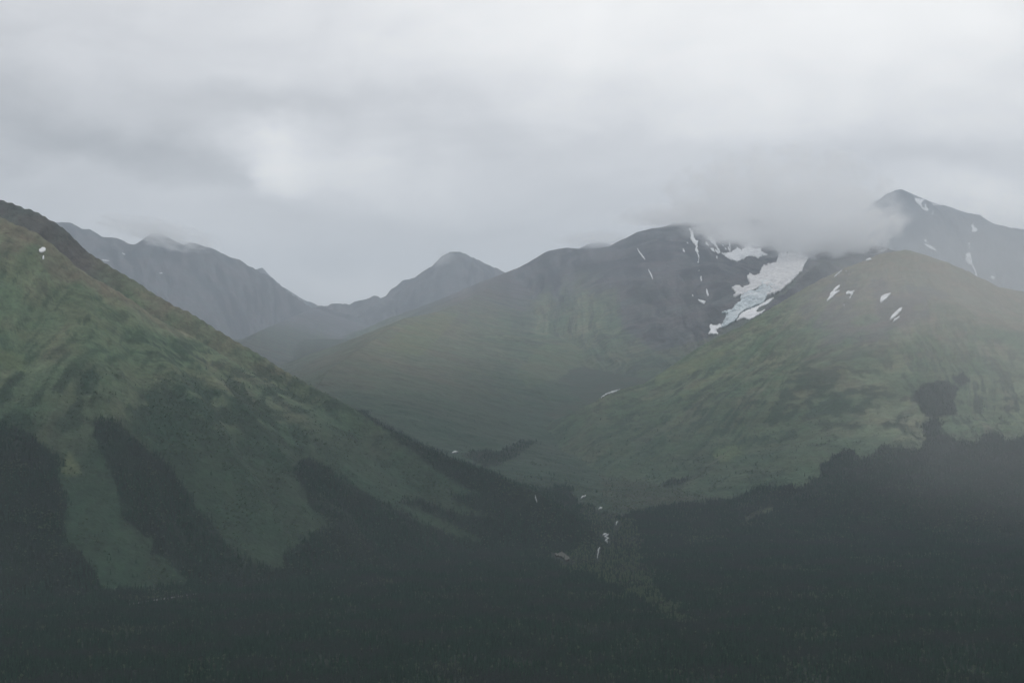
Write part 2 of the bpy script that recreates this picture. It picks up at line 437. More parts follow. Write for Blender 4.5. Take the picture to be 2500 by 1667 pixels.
SHRUB = [[(300,1000),(360,945),(430,930),(560,950),(640,990),(760,1060),(850,1120),(800,1150),(740,1120),(715,1160),(690,1190),(600,1130),(500,1120),(478,1160),(400,1130),(340,1060)],
         [(800,1034),(876,1078),(934,1120),(1037,1180),(1083,1208),(1030,1196),(934,1137),(876,1092),(800,1046)],
         [(580,1150),(640,1190),(700,1270),(720,1300),(680,1290),(620,1230),(575,1180)],
         [(190,910),(240,880),(250,960),(210,990),(185,960)],
         [(0,1000),(60,1010),(110,1040),(80,1060),(0,1036)],
         [(700,900),(800,965),(915,1030),(900,1032),(780,968),(700,915)]]
BRIGHT = [[(-40,840),(20,858),(45,866),(95,905),(60,910),(30,898),(-40,872)],
          zc((0,900),2.613,[(440,500),(470,560),(510,610),(500,680),(440,680),(380,650),(400,590),(430,540)]),
          zc((1600,850),2.613,[(0,240),(0,170),(250,60),(420,0),(520,-40),(420,60),(250,150),(100,215)]),
          zc((1600,850),2.613,[(150,290),(330,190),(540,60),(560,75),(360,215),(180,325)]),
          zc((1600,850),2.613,[(360,680),(470,610),(560,620),(540,690),(430,725)]),
          zc((600,560),3.357,[(1100,1000),(1300,800),(1600,690),(1750,680),(1640,830),(1420,1040),(1240,1000)]),
          zc((1200,500),3.357,[(200,1380),(400,1150),(650,1130),(850,1250),(900,1400),(760,1440),(450,1440),(300,1500)])]
XK = X / K / np.clip(R.ravel() / 9000, 1, 1.8); YK = Y / K / np.clip(R.ravel() / 9000, 1, 1.8)
SK = np.where(OWN >= 3, SS / 1.1, SS / K); DK_ = np.where(OWN >= 3, DD / 1.6, DD / K); ZK = Z / K
wob = 9 * fbm(XK / 70, YK / 70, 3); wob2 = 9 * fbm(XK / 70 + 50, YK / 70 + 9, 3)
sc_w = np.clip(3000 / np.maximum(Y, 300), 0.3, 1.4)
PXw, PYw = PX + wob * sc_w, PY + wob2 * sc_w * 0.7
def F(poly): return inpoly(PXw, PYw, poly)
soft_n = [(fbm(XK / 90 + 31 * k, YK / 90 + 17 * k, 3), fbm(XK / 90 + 13 * k + 5, YK / 90 - 29 * k, 3)) for k in range(5)]
def FS(poly, amp=26.0):
    return sum(inpoly(PX + amp * a_ * sc_w * 1.3, PY + amp * 0.8 * b_ * sc_w, poly) * 1.0 for a_, b_ in soft_n) / 5.0
isL = OWN == 1; isR = OWN == 2; isF = OWN == 0
n_s = fbm(XK / 420, YK / 420, 4); n_m = fbm(XK / 110 + 5, YK / 110, 4); n_t = fbm(XK / 38, YK / 38 + 3, 3)
# patches drawn out down the fall line
dash = fbm(SK / 210, DK_ / 26, 4)
gl = fbm(SK / 55, DK_ / 480, 4); gl2 = fbm(SK / 24 + 40, DK_ / 260, 3); gl3 = fbm(SK / 150 + 9, DK_ / 900, 3)
openL = F(OPEN_LEFT); openR = F(OPEN_RIGHT)
near_ = (Y < 4560) & (Y > 0)
forest = (isL & ~openL) | (~isL & (OWN != 3) & near_ & ~openR)
forest |= isR & ~openR & (PX > 1800)
grove = np.zeros(X.size, bool)
for g in GROVES: grove |= F(g)
forest = forest | (grove & (Y > 1800))
forest &= ~F(CLEAR[0])
forest &= ~(isF & (np.hypot(X, Y) < 850))
forest &= ~((OWN >= 3) & (Y > 4560))
forest |= F(GROVES[2])
shrub = np.zeros(X.size)
for i_, s_ in enumerate(SHRUB): shrub = np.maximum(shrub, FS(s_, 34.0))
lowL = sstep(PY + 60 * n_s, 700, 1000)
clump = sstep(gl + 0.5 * n_m + 0.25 * gl3, 0.06, 0.22)
clump_d = np.where(isL, sstep(dash + 0.35 * n_m, 0.10, 0.26) * sstep(DK_, 40, 120) * sstep(900 - DK_, 0, 300) * sstep(PX, 120, 420), 0)
clump2 = sstep(0.8 * gl2 + 0.6 * n_m, 0.16, 0.30)
shr = np.maximum(shrub * sstep(n_m + 0.6 * gl, -0.35, -0.1), 0.85 * clump * (0.35 + 0.65 * lowL))
shr = np.maximum(shr, 0.6 * clump2)
shr = np.maximum(shr, 0.85 * clump_d)
bright_m = np.zeros(X.size)
for i_, b in enumerate(BRIGHT): bright_m = np.maximum(bright_m, FS(b, 22.0) * (0.45 if i_ == 6 else 0.7 if i_ > 3 else 0.9))
ol_s, or_s = 1 - FS(OPEN_LEFT, 30.0), 1 - FS(OPEN_RIGHT, 30.0)
ol_w, or_w = 1 - FS(OPEN_LEFT, 95.0), 1 - FS(OPEN_RIGHT, 95.0)
FG = np.where(isL, ol_s, or_s) * 1.0
FG = np.where(forest, np.maximum(FG, 0.35), FG * 0.8)
FG = np.where((Y > 4560) & ~isR, forest * 1.0, FG)
for i_, c in enumerate(CLEAR): FG *= 1 - (0.85 if i_ == 0 else 0.5) * F(c)
shr = np.maximum(shr, 0.75 * np.where(isL, ol_w, or_w) * sstep(n_m + 0.5 * gl + 0.3, -0.2, 0.4))
shr *= 1 - 0.8 * bright_m
G = np.array([.084, .120, .072]); G2 = np.array([.150, .176, .112]); OC = np.array([.185, .162, .128]); BR = np.array([.070, .064, .054])
DK = np.array([.020, .042, .026]); RK = np.array([.084, .082, .092]); RK2 = np.array([.034, .034, .044]); FO = np.array([.007, .018, .011]); BG = np.array([.110, .135, .070])
def lerp(a, b, t): return a + (b - a) * t[:, None]
col = np.broadcast_to(G, (X.size, 3)).copy()
col = lerp(col, G2, sstep(n_s * 0.8 + gl3 * 0.7, -0.15, 0.35))
col = lerp(col, BR, 0.5 * sstep(gl3 * 0.9 + 0.5 * n_m, 0.04, 0.34))
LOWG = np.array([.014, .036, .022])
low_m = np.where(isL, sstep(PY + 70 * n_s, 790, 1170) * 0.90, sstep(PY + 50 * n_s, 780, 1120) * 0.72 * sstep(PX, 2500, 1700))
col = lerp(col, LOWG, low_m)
# dry tundra high up
tund = np.zeros(X.size)
tund = np.where(isL & (RI == 1), sstep(1 - DK_ / 210 + 0.5 * n_m + 0.4 * gl, 0.15, 0.6) * sstep(ZK, 620, 1000), tund)
tund = np.where(isL & (RI == 0), 0.8 * sstep(1 - DK_ / 330 + 0.8 * n_m + 0.6 * gl, 0.2, 0.8) * sstep(ZK, 560, 900) * sstep(PX, 200, 320), tund)
tund = np.where(isR, sstep(ZK + 330 * n_s + 150 * gl3 + 0.12 * (PX - 2000), 900, 1230) * sstep(PX, 1850, 2080), tund)
tund = np.where(isR, np.maximum(tund, 0.7 * sstep(gl + n_m, 0.2, 0.5) * sstep(PX, 1700, 2300) * sstep(ZK, 500, 900)), tund)
OCL = np.where(isL[:, None], np.array([.135, .132, .098]), OC)
col = col + (OCL - col) * (tund * (0.75 + 0.5 * n_t).clip(0, 1))[:, None]
col = lerp(col, DK, np.clip(shr * (1 - 0.6 * tund), 0, 1))
col = lerp(col, BG, bright_m * 0.75 * (0.8 + n_m).clip(0, 1))
# the rocky cap behind the first shoulder, and the bare patches of the right hilltop
rockL = isL & (PX < 330) & (DK_ < 650) & (RI == 0)
col = lerp(col, RK * 0.85, np.where(rockL, 0.75 * sstep(1 - DK_ / 600 + 0.6 * n_m, 0.2, 0.6) * sstep(PX, 330, 180), 0))
capR = FS([(2180,690),(2250,690),(2330,720),(2290,740),(2260,780),(2200,800),(2150,830),(2020,850),(1950,760),(2000,690),(2080,655)], 40.0)
col = lerp(col, RK * 0.95, np.where(isR, 0.6 * capR * sstep(n_s + gl3 + 0.5 * n_m, -0.3, 0.15), 0))
# far mountains: rock and scree above, green ramps below
far = OWN >= 3
rk = RK + (RK2 - RK) * sstep(fbm(SK / 120, DK_ / 900, 4) + 0.6 * n_s, -0.15, 0.3)[:, None]
rk = rk * (1 + 0.55 * n_m + 0.35 * fbm(SK / 60, DK_ / 420, 4))[:, None]
gband = np.zeros(X.size)
gband = np.where(OWN == 4, sstep(1400 - Z + 420 * gl3 + 300 * n_s, -100, 500) * (0.55 + 0.45 * sstep(PX, 1900, 1500)), gband)
gband = np.where(OWN == 7, 0.6 * sstep(1300 - Z + 300 * n_s, -150, 300), gband)
gband = np.where(OWN == 6, 0.35 * sstep(1200 - Z + 300 * n_s, -150, 300), gband)
darkrock = FS([(1560,545),(1700,545),(1960,600),(1990,640),(1850,760),(1720,830),(1600,860),(1520,800),(1500,640)], 60.0)
gband = np.where(OWN == 4, gband * (1 - 0.85 * darkrock), gband)
colfar = rk + (col - rk) * (gband * 0.85)[:, None]
ridge_och = (OWN == 4)
colfar = lerp(colfar, OC, np.where(ridge_och, 0.30 * sstep(1280 - PX, 0, 160) * sstep(1 - DD / 900 + 0.6 * n_m, 0.15, 0.8), 0))
colfar = lerp(colfar, BG, bright_m * 0.6)
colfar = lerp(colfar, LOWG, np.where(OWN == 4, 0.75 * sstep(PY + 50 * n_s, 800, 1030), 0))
col = np.where(far[:, None], colfar, col)
fl_open = np.array([.034, .046, .032])
flc = fl_open * (1 + 0.5 * n_m)[:, None]
flc = lerp(flc, DK, 0.8 * sstep(n_m + 0.6 * n_s, -0.1, 0.25))
col = np.where((isF & ~forest)[:, None], flc, col)
col = np.where(forest[:, None], FO * (1 + 0.4 * n_m)[:, None], col)
print('cover', round(time.time() - T0, 1))

# ------------------------------------------------------------------ materials
def ground_mat(name, rough=0.95, bump=1.0, fine=1.0, k=1.0):
    m = bpy.data.materials.new(name); m.use_nodes = True
    t = NT(m.node_tree)
    at = t.add('ShaderNodeAttribute', attribute_name='cover')
    geo = t.add('ShaderNodeNewGeometry')
    pos = geo.outputs['Position']
    n1 = t.noise(pos, 1 / (46.0 * k), 5, 0.62)
    n2 = t.noise(t.mapping(pos, scale=(1, 1, 0.35)), 1 / (15.0 * k), 4, 0.6)
    v = t.m('ADD', t.m('MULTIPLY', t.m('SUBTRACT', n1, 0.5), 1.3 * fine), t.m('MULTIPLY', t.m('SUBTRACT', n2, 0.5), 0.9 * fine))
    v = t.m('ADD', v, 1.0)
    n3 = t.noise(pos, 1 / (27.0 * k), 6, 0.7)
    v = t.m('SUBTRACT', v, t.m('MULTIPLY', t.ramp(n3, 0.53, 0.60), 0.20 * fine))
    sc = t.add('ShaderNodeVectorMath', operation='SCALE')
    t.link(at.outputs['Color'], sc.inputs[0]); t.put(sc.inputs['Scale'], t.m('MAXIMUM', v, 0.2))
    hs = t.noise(pos, 1 / (210.0 * k), 4, 0.6)
    warm = t.mix(t.ramp(hs, 0.35, 0.65), (0.93, 1.03, 0.98), (1.09, 0.98, 0.96))
    cc = t.mix(1.0, sc.outputs[0], warm, 'MULTIPLY')
    b = t.add('ShaderNodeBsdfPrincipled')
    t.link(cc, b.inputs['Base Color'])
    b.inputs['Roughness'].default_value = rough
    b.inputs['Specular IOR Level'].default_value = 0.15
    bp = t.add('ShaderNodeBump')
    bp.inputs['Strength'].default_value = 0.8; bp.inputs['Distance'].default_value = 9.0 * bump * k
    t.put(bp.inputs['Height'], t.m('ADD', n1, t.m('MULTIPLY', n2, 0.5)))
    t.link(bp.outputs[0], b.inputs['Normal'])
    o = t.add('ShaderNodeOutputMaterial'); t.link(b.outputs[0], o.inputs[0])
    return m
M_slope = ground_mat('slope_turf_and_brush', k=0.6)
M_rock = ground_mat('far_rock_and_scree', bump=1.4, fine=0.8, k=1.3)
M_floor = ground_mat('valley_floor_brush', k=0.6)

# ------------------------------------------------------------------ terrain meshes, one per mountain
ii, jj = np.meshgrid(np.arange(NA - 1), np.arange(NR - 1), indexing='ij')
v00 = (ii * NR + jj).ravel()
quads = np.stack([v00, v00 + 1, v00 + NR + 1, v00 + NR], axis=1)
fown = OWN[quads[:, 0]]
VV = np.stack([X, Y, Z], axis=1)
LAB = {}
for rd in RIDGES:
    if 'label' in rd: LAB[rd['id']] = rd['label']
LAB['floor'] = 'wide wooded valley floor below the mountains'
for oi, oid in enumerate(IDS):
    q = quads[fown == oi]
    if len(q) == 0: continue
    used, inv = np.unique(q, return_inverse=True)
    nm = 'ground' if oid == 'floor' else 'mountain'
    mt = M_floor if oid == 'floor' else (M_slope if oid in ('left', 'right') else M_rock)
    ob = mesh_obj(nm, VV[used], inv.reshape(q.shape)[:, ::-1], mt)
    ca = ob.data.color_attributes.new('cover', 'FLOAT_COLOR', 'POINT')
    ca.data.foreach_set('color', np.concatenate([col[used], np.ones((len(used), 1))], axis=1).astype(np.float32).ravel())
    tag(ob, LAB[oid], kind='structure')
print('meshes', round(time.time() - T0, 1), len(quads))

# ------------------------------------------------------------------ simple materials
def pmat(name, c1, c2, scale, rough=0.8, spec=0.2, bump=0.0, vec='Position', c3=None, detail=5):
    m = bpy.data.materials.new(name); m.use_nodes = True
    t = NT(m.node_tree)
    geo = t.add('ShaderNodeNewGeometry')
    pos = geo.outputs['Position']
    n = t.noise(pos, scale, detail, 0.6)
    cc = t.mix(t.ramp(n, 0.35, 0.65), c1, c2)
    b = t.add('ShaderNodeBsdfPrincipled')
    t.link(cc, b.inputs['Base Color'])
    b.inputs['Roughness'].default_value = rough
    b.inputs['Specular IOR Level'].default_value = spec
    if bump:
        bp = t.add('ShaderNodeBump'); bp.inputs['Distance'].default_value = bump; bp.inputs['Strength'].default_value = 0.7
        t.put(bp.inputs['Height'], n); t.link(bp.outputs[0], b.inputs['Normal'])
    o = t.add('ShaderNodeOutputMaterial'); t.link(b.outputs[0], o.inputs[0])
    return m
M_snow = pmat('old_summer_snow', (0.80, 0.81, 0.82), (0.62, 0.63, 0.64), 1 / 60.0, 0.7, 0.2, 2.0)
M_firn = pmat('dirty_firn', (0.66, 0.66, 0.66), (0.46, 0.46, 0.47), 1 / 45.0, 0.7, 0.2, 4.0)
M_water = pmat('white_water', (0.40, 0.42, 0.43), (0.12, 0.15, 0.15), 1 / 5.0, 0.35, 0.5, 0.5)
M_gravel = pmat('pale_gravel', (0.085, 0.085, 0.075), (0.035, 0.045, 0.035), 1 / 4.0)
M_concrete = pmat('pale_concrete', (0.24, 0.25, 0.25), (0.10, 0.11, 0.11), 1 / 6.0)
M_asphalt = pmat('road_surface', (0.06, 0.06, 0.062), (0.045, 0.045, 0.047), 1 / 3.0)

def ice_mat():
    m = bpy.data.materials.new('blue_glacier_ice'); m.use_nodes = True
    t = NT(m.node_tree)
    geo = t.add('ShaderNodeNewGeometry')
    pos = t.mapping(geo.outputs['Position'], rot=(0, 0, 0.5), scale=(1, 0.55, 1.6))
    n = t.noise(pos, 1 / 26.0, 6, 0.7, 0.4)
    big = t.noise(pos, 1 / 170.0, 3, 0.5)
    c = t.mix(t.ramp(n, 0.38, 0.62), (0.28, 0.34, 0.37), (0.62, 0.70, 0.73))
    c = t.mix(t.ramp(big, 0.5, 0.7), c, (0.60, 0.64, 0.66))
    b = t.add('ShaderNodeBsdfPrincipled'); t.link(c, b.inputs['Base Color'])
    b.inputs['Roughness'].default_value = 0.6
    bp = t.add('ShaderNodeBump'); bp.inputs['Distance'].default_value = 12.0; bp.inputs['Strength'].default_value = 1.0
    t.put(bp.inputs['Height'], n); t.link(bp.outputs[0], b.inputs['Normal'])
    o = t.add('ShaderNodeOutputMaterial'); t.link(b.outputs[0], o.inputs[0])
    return m
M_ice = ice_mat()

# ------------------------------------------------------------------ draped sheets with real thickness (snow, ice, water)
def drape(name, polys, mat, step=2.0, lift=4.0, thick=6.0, rag=1.2, parent=None, relief=0.0, seed=0, ymin=1600.0, maxjump=2500.0):
    xs = [p[0] for pl in polys for p in pl]; ys = [p[1] for pl in polys for p in pl]
    gx = np.arange(min(xs) - 3, max(xs) + 3 + step, step); gy = np.arange(min(ys) - 3, max(ys) + 3 + step, step)
    GXX, GYY = np.meshgrid(gx, gy, indexing='ij')
    cxm = GXX[:-1, :-1] + step / 2; cym = GYY[:-1, :-1] + step / 2
    jx = rag * 1.6 * perlin(cxm / 6 + seed, cym / 6) + rag * perlin(cxm / 2.3, cym / 2.3 + seed)
    jy = rag * 1.6 * perlin(cxm / 6 + 40, cym / 6 + seed) + rag * perlin(cxm / 2.3 + 9, cym / 2.3 + seed)
    ins = np.zeros(cxm.shape, bool)
    for pl in polys: ins |= inpoly(cxm + jx, cym + jy, pl)
    if not ins.any():
        for pl in polys: ins |= inpoly(cxm, cym, pl)
    # keep the one largest connected piece
    todo = set(zip(*[q.tolist() for q in np.where(ins)])); bestc = set()
    while todo:
        st0 = [todo.pop()]; comp = set(st0)
        while st0:
            a_, b_ = st0.pop()
            for nb in ((a_ + 1, b_), (a_ - 1, b_), (a_, b_ + 1), (a_, b_ - 1)):
                if nb in todo: todo.discard(nb); comp.add(nb); st0.append(nb)
        if len(comp) > len(bestc): bestc = comp
    ins[:] = False
    for q in bestc: ins[q] = True
    idx = {}; top = []; faces = []
    def vid(i, j):
        if (i, j) not in idx:
            h = hit(gx[i], gy[j], ymin)
            if h is None: return None
            dv = (Vector((0, 0, EYE)) - h).normalized()
            h = h + dv * lift + Vector((0, 0, lift))
            if relief:
                h.z += relief * (float(fbm(np.array([h.x / 45.0]), np.array([h.z / 30.0]), 3, 0.6, True)[0]))
            idx[(i, j)] = len(top); top.append(h)
        return idx[(i, j)]
    for i, j in zip(*np.where(ins)):
        f = [vid(i, j), vid(i, j + 1), vid(i + 1, j + 1), vid(i + 1, j)]
        if None in f: continue
        ds = [top[k].y for k in f]
        if max(ds) - min(ds) > maxjump * min(ds) / 6000: continue
        faces.append(f)
    if not faces: return None
    # one connected piece
    lab_ = list(range(len(top)))
    def root_(q):
        while lab_[q] != q: lab_[q] = lab_[lab_[q]]; q = lab_[q]
        return q
    for f in faces:
        for q in f[1:]: lab_[root_(q)] = root_(f[0])
    cnt_ = {}
    for f in faces: cnt_[root_(f[0])] = cnt_.get(root_(f[0]), 0) + 1
    bst_ = max(cnt_, key=cnt_.get)
    faces = [f for f in faces if root_(f[0]) == bst_]
    us_ = sorted({q for f in faces for q in f}); rm_ = {q: i for i, q in enumerate(us_)}
    top = [top[q] for q in us_]; faces = [[rm_[q] for q in f] for f in faces]
    n = len(top)
    verts = top + [v - Vector((0, 0, thick)) - (Vector((0, 0, EYE)) - v).normalized() * thick for v in top]
    edges = {}
    for f in faces:
        for a, b in zip(f, f[1:] + f[:1]):
            edges[(a, b)] = 1
    allf = list(faces)
    for (a, b) in list(edges):
        if (b, a) not in edges:
            allf.append([b, a, a + n, b + n])
    c0 = sum(top, Vector()) / n
    verts = [v - c0 for v in verts] if parent is None else verts
    ob = mesh_obj(name, [tuple(v) for v in verts], allf, mat, parent)
    if parent is None: ob.location = c0
    return ob

ZA = ((1450, 540), 5.8725); ZB = ((2100, 450), 5.8725); ZC = ((2000, 640), 7.84); ZD = ((1650, 580), 5.8725); ZE = ((1800, 430), 3.357); ZL = ((0, 460), 3.357)
def S(z, *pls): return [zc(z[0], z[1], p) for p in pls]
def line(z, pts, wd):
    """thin strip along a line, widths in zoomed pixels"""
    q = zc(z[0], z[1], pts); w_ = wd / z[1]
    L_, R_ = [], []
    for i, p in enumerate(q):
        a = q[max(i - 1, 0)]; b = q[min(i + 1, len(q) - 1)]
        dx, dy = b[0] - a[0], b[1] - a[1]; l = math.hypot(dx, dy) or 1
        k = 0.35 if i in (0, len(q) - 1) else 1.0
        L_.append((p[0] - dy / l * w_ / 2 * k, p[1] + dx / l * w_ / 2 * k)); R_.append((p[0] + dy / l * w_ / 2 * k, p[1] - dx / l * w_ / 2 * k))
    return L_ + R_[::-1]
GSN = 'snow patches left on the mountains'
SNOW = [
 ('bow-tie shaped snow patch on the green left slope, the larger of the two', S(ZL, [(318,515),(325,500),(338,495),(345,487),(362,487),(375,500),(375,512),(360,518),(348,527),(328,528)]), 1.0, .4),
 ('tiny upright snow patch just under the bow-tie patch on the left slope', S(ZL, [(352,556),(361,556),(360,580),(350,586),(347,572)]), 0.9, .2),
 ('thin flat snow strip where the left slope meets the blue-grey mountain', S(ZL, [(828,583),(850,587),(895,592),(885,598),(850,595)]), 0.8, .2),
 ('small slanting snow streak high on the blue-grey mountain', [line(ZL, [(1000,530),(1012,538),(1028,545)], 9)], 0.7, .1),
 ('short level snow streak in the middle of the blue-grey mountain', [line(ZL, [(1304,695),(1318,696),(1332,695)], 6)], 0.7, .1),
 ('long slim snow streak, upper of two left of the snowy gully', [line(ZA, [(615,385),(660,460),(700,510),(740,560)], 16)], 0.8, .2),
 ('long slim snow streak, lower of two left of the snowy gully', [line(ZA, [(780,690),(805,745),(828,790),(845,835)], 14)], 0.8, .2),
 ('ragged white snow gully falling from the clouded middle crest', S(ZA, [(1365,95),(1395,130),(1430,180),(1425,240),(1470,280),(1490,290),(1480,340),(1490,400),(1500,440),(1480,460),(1455,430),(1460,360),(1420,310),(1380,240),(1395,200)]) + [line(ZA, [(1480,455),(1500,490),(1510,540)], 22), line(ZA, [(1505,545),(1490,600),(1487,665)], 10), line(ZA, [(1500,690),(1520,735)], 9)], 1.1, 1.2),
 ('small snow drop left of the snowy gully, higher', S(ZA, [(1335,300),(1350,315),(1355,328),(1338,322)]), 0.8, .2),
 ('wedge of snow left of the snowy gully, lower', S(ZA, [(1270,395),(1285,400),(1303,440),(1295,452),(1275,430)]), 0.8, .2),
 ('short snow dash under the foot of the snowy gully', S(ZA, [(1528,795),(1540,800),(1550,860),(1535,862),(1525,830)]), 0.9, .3),
 ('upright snow dash lowest in line with the snowy gully', S(ZA, [(1610,970),(1625,990),(1650,1070),(1630,1075),(1612,1030)]), 0.9, .3),
 ('snow speck on dark rock left of the lowest patches', S(ZA, [(1405,1055),(1420,1065),(1425,1080),(1408,1075)]), 0.8, .2),
 ('small crooked snow patch on dark rock below the gully', S(ZA, [(1480,1120),(1530,1140),(1565,1145),(1600,1160),(1580,1190),(1555,1175),(1525,1160)]), 0.9, .5),
 ('forked snow field running down the headwall to the bowl', S(ZA, [(1620,180),(1640,220),(1685,215),(1710,265),(1745,262),(1745,320),(1770,370),(1815,440),(1805,460),(1760,390),(1720,340),(1680,300),(1630,250)]), 1.0, 1.0),
 ('wedge of snow under the forked snow field', S(ZA, [(1600,310),(1615,298),(1655,365),(1635,355),(1602,330)]), 0.9, .3),
 ('two-lobed snow patch under the forked snow field', S(ZA, [(1668,395),(1715,392),(1735,450),(1700,430)], [(1735,405),(1765,420),(1800,462),(1770,465),(1745,440)]), 0.9, .5),
 ('snow speck under the two-lobed patch', S(ZA, [(1758,500),(1770,515),(1768,540),(1755,530)]), 0.8, .2),
 ('broken snow streaks hanging above the bowl snowfield', S(ZA, [(1860,235),(1880,240),(1892,285),(1875,280)], [(1840,345),(1858,345),(1860,358),(1845,358)], [(1870,385),(1895,395),(1900,412),(1880,405)]) + [line(ZA, [(1940,290),(1950,350),(1950,445)], 15), line(ZA, [(1900,355),(1925,380),(1945,430)], 12)], 0.9, .5),
 ('wide curved snowfield in the bowl beneath the cloud', S(ZD, [(655,225),(700,232),(790,215),(850,180),(880,150),(940,185),(1010,140),(1070,125),(1110,165),(1215,160),(1225,205),(1310,240),(1300,262),(1240,262),(1185,298),(1110,270),(1040,265),(970,310),(880,342),(790,325),(720,280)]), 1.5, 1.4),
 ('snow lens beside the lower right edge of the glacier', S(ZD, [(860,1200),(920,1110),(1000,1060),(1130,1010),(1250,950),(1340,890),(1412,865),(1350,930),(1290,968),(1200,1000),(1150,1060),(1180,1085),(1295,1030),(1240,1080),(1150,1130),(1090,1170),(1040,1180),(970,1150)]), 1.2, 1.0),
 ('ragged snow apron below the glacier snout', S(ZD, [(470,1380),(500,1330),(478,1260),(560,1268),(640,1248),(720,1262),(700,1285),(620,1300),(575,1330),(605,1388)]), 1.1, 1.4),
 ('white snow wedge under the crest of the steep peak', S(ZB, [(780,195),(830,205),(940,232),(890,240),(875,290),(940,385),(900,360),(850,300),(790,250)]), 0.9, .4),
 ('small knotted snow patch below the crest wedge', S(ZB, [(925,285),(950,290),(945,330),(985,360),(965,385),(930,380),(905,345),(935,330)]), 0.9, .5),
 ('short snow strip tucked under the peak crest', [line(ZB, [(1030,275),(1065,295),(1105,300)], 18)], 0.9, .4),
 ('little tick-shaped snow mark below the peak crest', [line(ZB, [(1052,385),(1040,420),(1018,445)], 12), line(ZB, [(1085,450),(1065,470)], 14)], 0.8, .3),
 ('snow flecks beside the notch on the peak crest', [line(ZB, [(1640,425),(1620,450)], 14), line(ZB, [(1675,430),(1655,460)], 14)], 0.8, .3),
 ('snow patch with a dark hole beneath the crest notch', S(ZB, [(1580,585),(1610,590),(1625,545),(1628,600),(1685,650),(1670,670),(1640,690),(1600,680),(1610,630)]), 0.9, .6),
 ('slim snow streak at the clouded left edge of the peak', [line(ZB, [(378,432),(330,510),(275,600)], 26)], 0.9, .4),
 ('small snow patch at the cloud edge of the peak', S(ZB, [(400,745),(420,732),(435,740),(432,770),(412,768)]), 0.8, .3),
 ('snow speck above the slanting spindle of snow', S(ZB, [(918,795),(940,788),(955,800),(948,832),(930,820)]), 0.8, .3),
 ('slanting spindle of snow low on the steep peak', [line(ZB, [(925,858),(990,895),(1040,915),(1092,950)], 34)], 0.9, .4),
 ('pair of snow drops above the long snow tongue', S(ZB, [(1548,842),(1572,842),(1572,872),(1555,870)], [(1560,880),(1572,900),(1570,915),(1558,898)]), 0.8, .3),
 ('long snow tongue with thin tail on the steep peak', S(ZB, [(1495,1060),(1520,1065),(1512,1020),(1535,985),(1575,980),(1590,1040),(1605,1100),(1600,1150),(1550,1140)]) + [line(ZB, [(1580,1120),(1620,1185),(1655,1250),(1665,1310),(1690,1370),(1710,1435)], 20)], 0.9, .6),
 ('round snow patch alone at the right of the steep peak', S(ZB, [(1870,1325),(1910,1320),(1932,1335),(1930,1360),(1890,1358)]), 0.9, .4),
 ('small snow triangle on the skyline of the ochre hill', S(ZB, [(75,1103),(130,1058),(168,1085),(120,1095)]), 0.7, .2),
 ('thin slanting snow line left on the ochre hilltop', [line(ZC, [(275,312),(350,240),(430,175)], 14)], 0.7, .2),
 ('snow flecks beside the thin snow line on the ochre hill', [line(ZC, [(510,185),(548,152)], 18), line(ZC, [(565,240),(585,212)], 14)], 0.7, .2),
 ('forked feather-shaped snow patch on the ochre hill', S(ZC, [(145,745),(190,690),(220,600),(260,570),(310,500),(385,450),(402,470),(350,530),(290,580),(360,565),(408,540),(350,595),(290,650),(240,695),(150,755)]), 1.0, .3),
 ('clustered snow patch with a short tail on the ochre hill', S(ZC, [(505,600),(570,560),(590,580),(640,570),(685,545),(645,600),(650,620),(610,635),(580,620),(520,628)]) + [line(ZC, [(620,645),(595,685),(568,710)], 14)], 0.9, .5),
 ('solid diamond-shaped snow patch on the ochre hill', S(ZC, [(1162,770),(1185,670),(1260,635),(1380,602),(1335,655),(1290,710),(1190,780)]), 1.0, .3),
 ('streaky double snow patch lowest on the ochre hill', S(ZC, [(1350,1118),(1375,1060),(1450,980),(1530,910),(1590,878),(1575,935),(1500,1010),(1440,1070),(1400,1095)], [(1400,1175),(1440,1110),(1510,1065),(1565,1028),(1500,1100)]), 1.0, .5),
 ('snow speck beside the forked patch on the ochre hill', S(ZC, [(470,835),(485,815),(488,832),(472,848)]), 0.7, .1),
]
SPLIT = {
 'ragged white snow gully falling from the clouded middle crest': ['ragged white snow gully falling from the clouded middle crest', 'knotted end of the ragged snow gully', 'thin snow thread hanging below the ragged gully', 'faint broken end of the snow thread under the gully'],
 'two-lobed snow patch under the forked snow field': ['left lobe of the two snow patches under the forked field', 'right lobe of the two snow patches under the forked field'],
 'broken snow streaks hanging above the bowl snowfield': ['faint snow dash nearest the cloud above the bowl', 'snow speck above the bowl snowfield, upper', 'snow speck above the bowl snowfield, lower', 'upright snow streak running down into the bowl snowfield', 'slanting snow streak beside the upright one above the bowl'],
 'little tick-shaped snow mark below the peak crest': ['thin snow tick below the crest wedge of the peak', 'short snow dash beside the snow tick of the peak'],
 'snow flecks beside the notch on the peak crest': ['snow fleck left of the crest notch, outer', 'snow fleck left of the crest notch, inner'],
 'pair of snow drops above the long snow tongue': ['upper snow drop above the long snow tongue', 'lower snow drop above the long snow tongue'],
 'long snow tongue with thin tail on the steep peak': ['broad snow tongue on the steep peak', 'thin tail trailing down from the broad snow tongue'],
 'snow flecks beside the thin snow line on the ochre hill': ['higher snow fleck beside the thin line on the ochre hill', 'lower snow fleck beside the thin line on the ochre hill'],
 'clustered snow patch with a short tail on the ochre hill': ['clustered snow patch between feather and diamond patches', 'short snow tail under the clustered patch'],
 'streaky double snow patch lowest on the ochre hill': ['long streaky snow patch low on the ochre hill', 'small streak of snow under the long streaky patch, lowest on the ochre hill']}
SN = 0
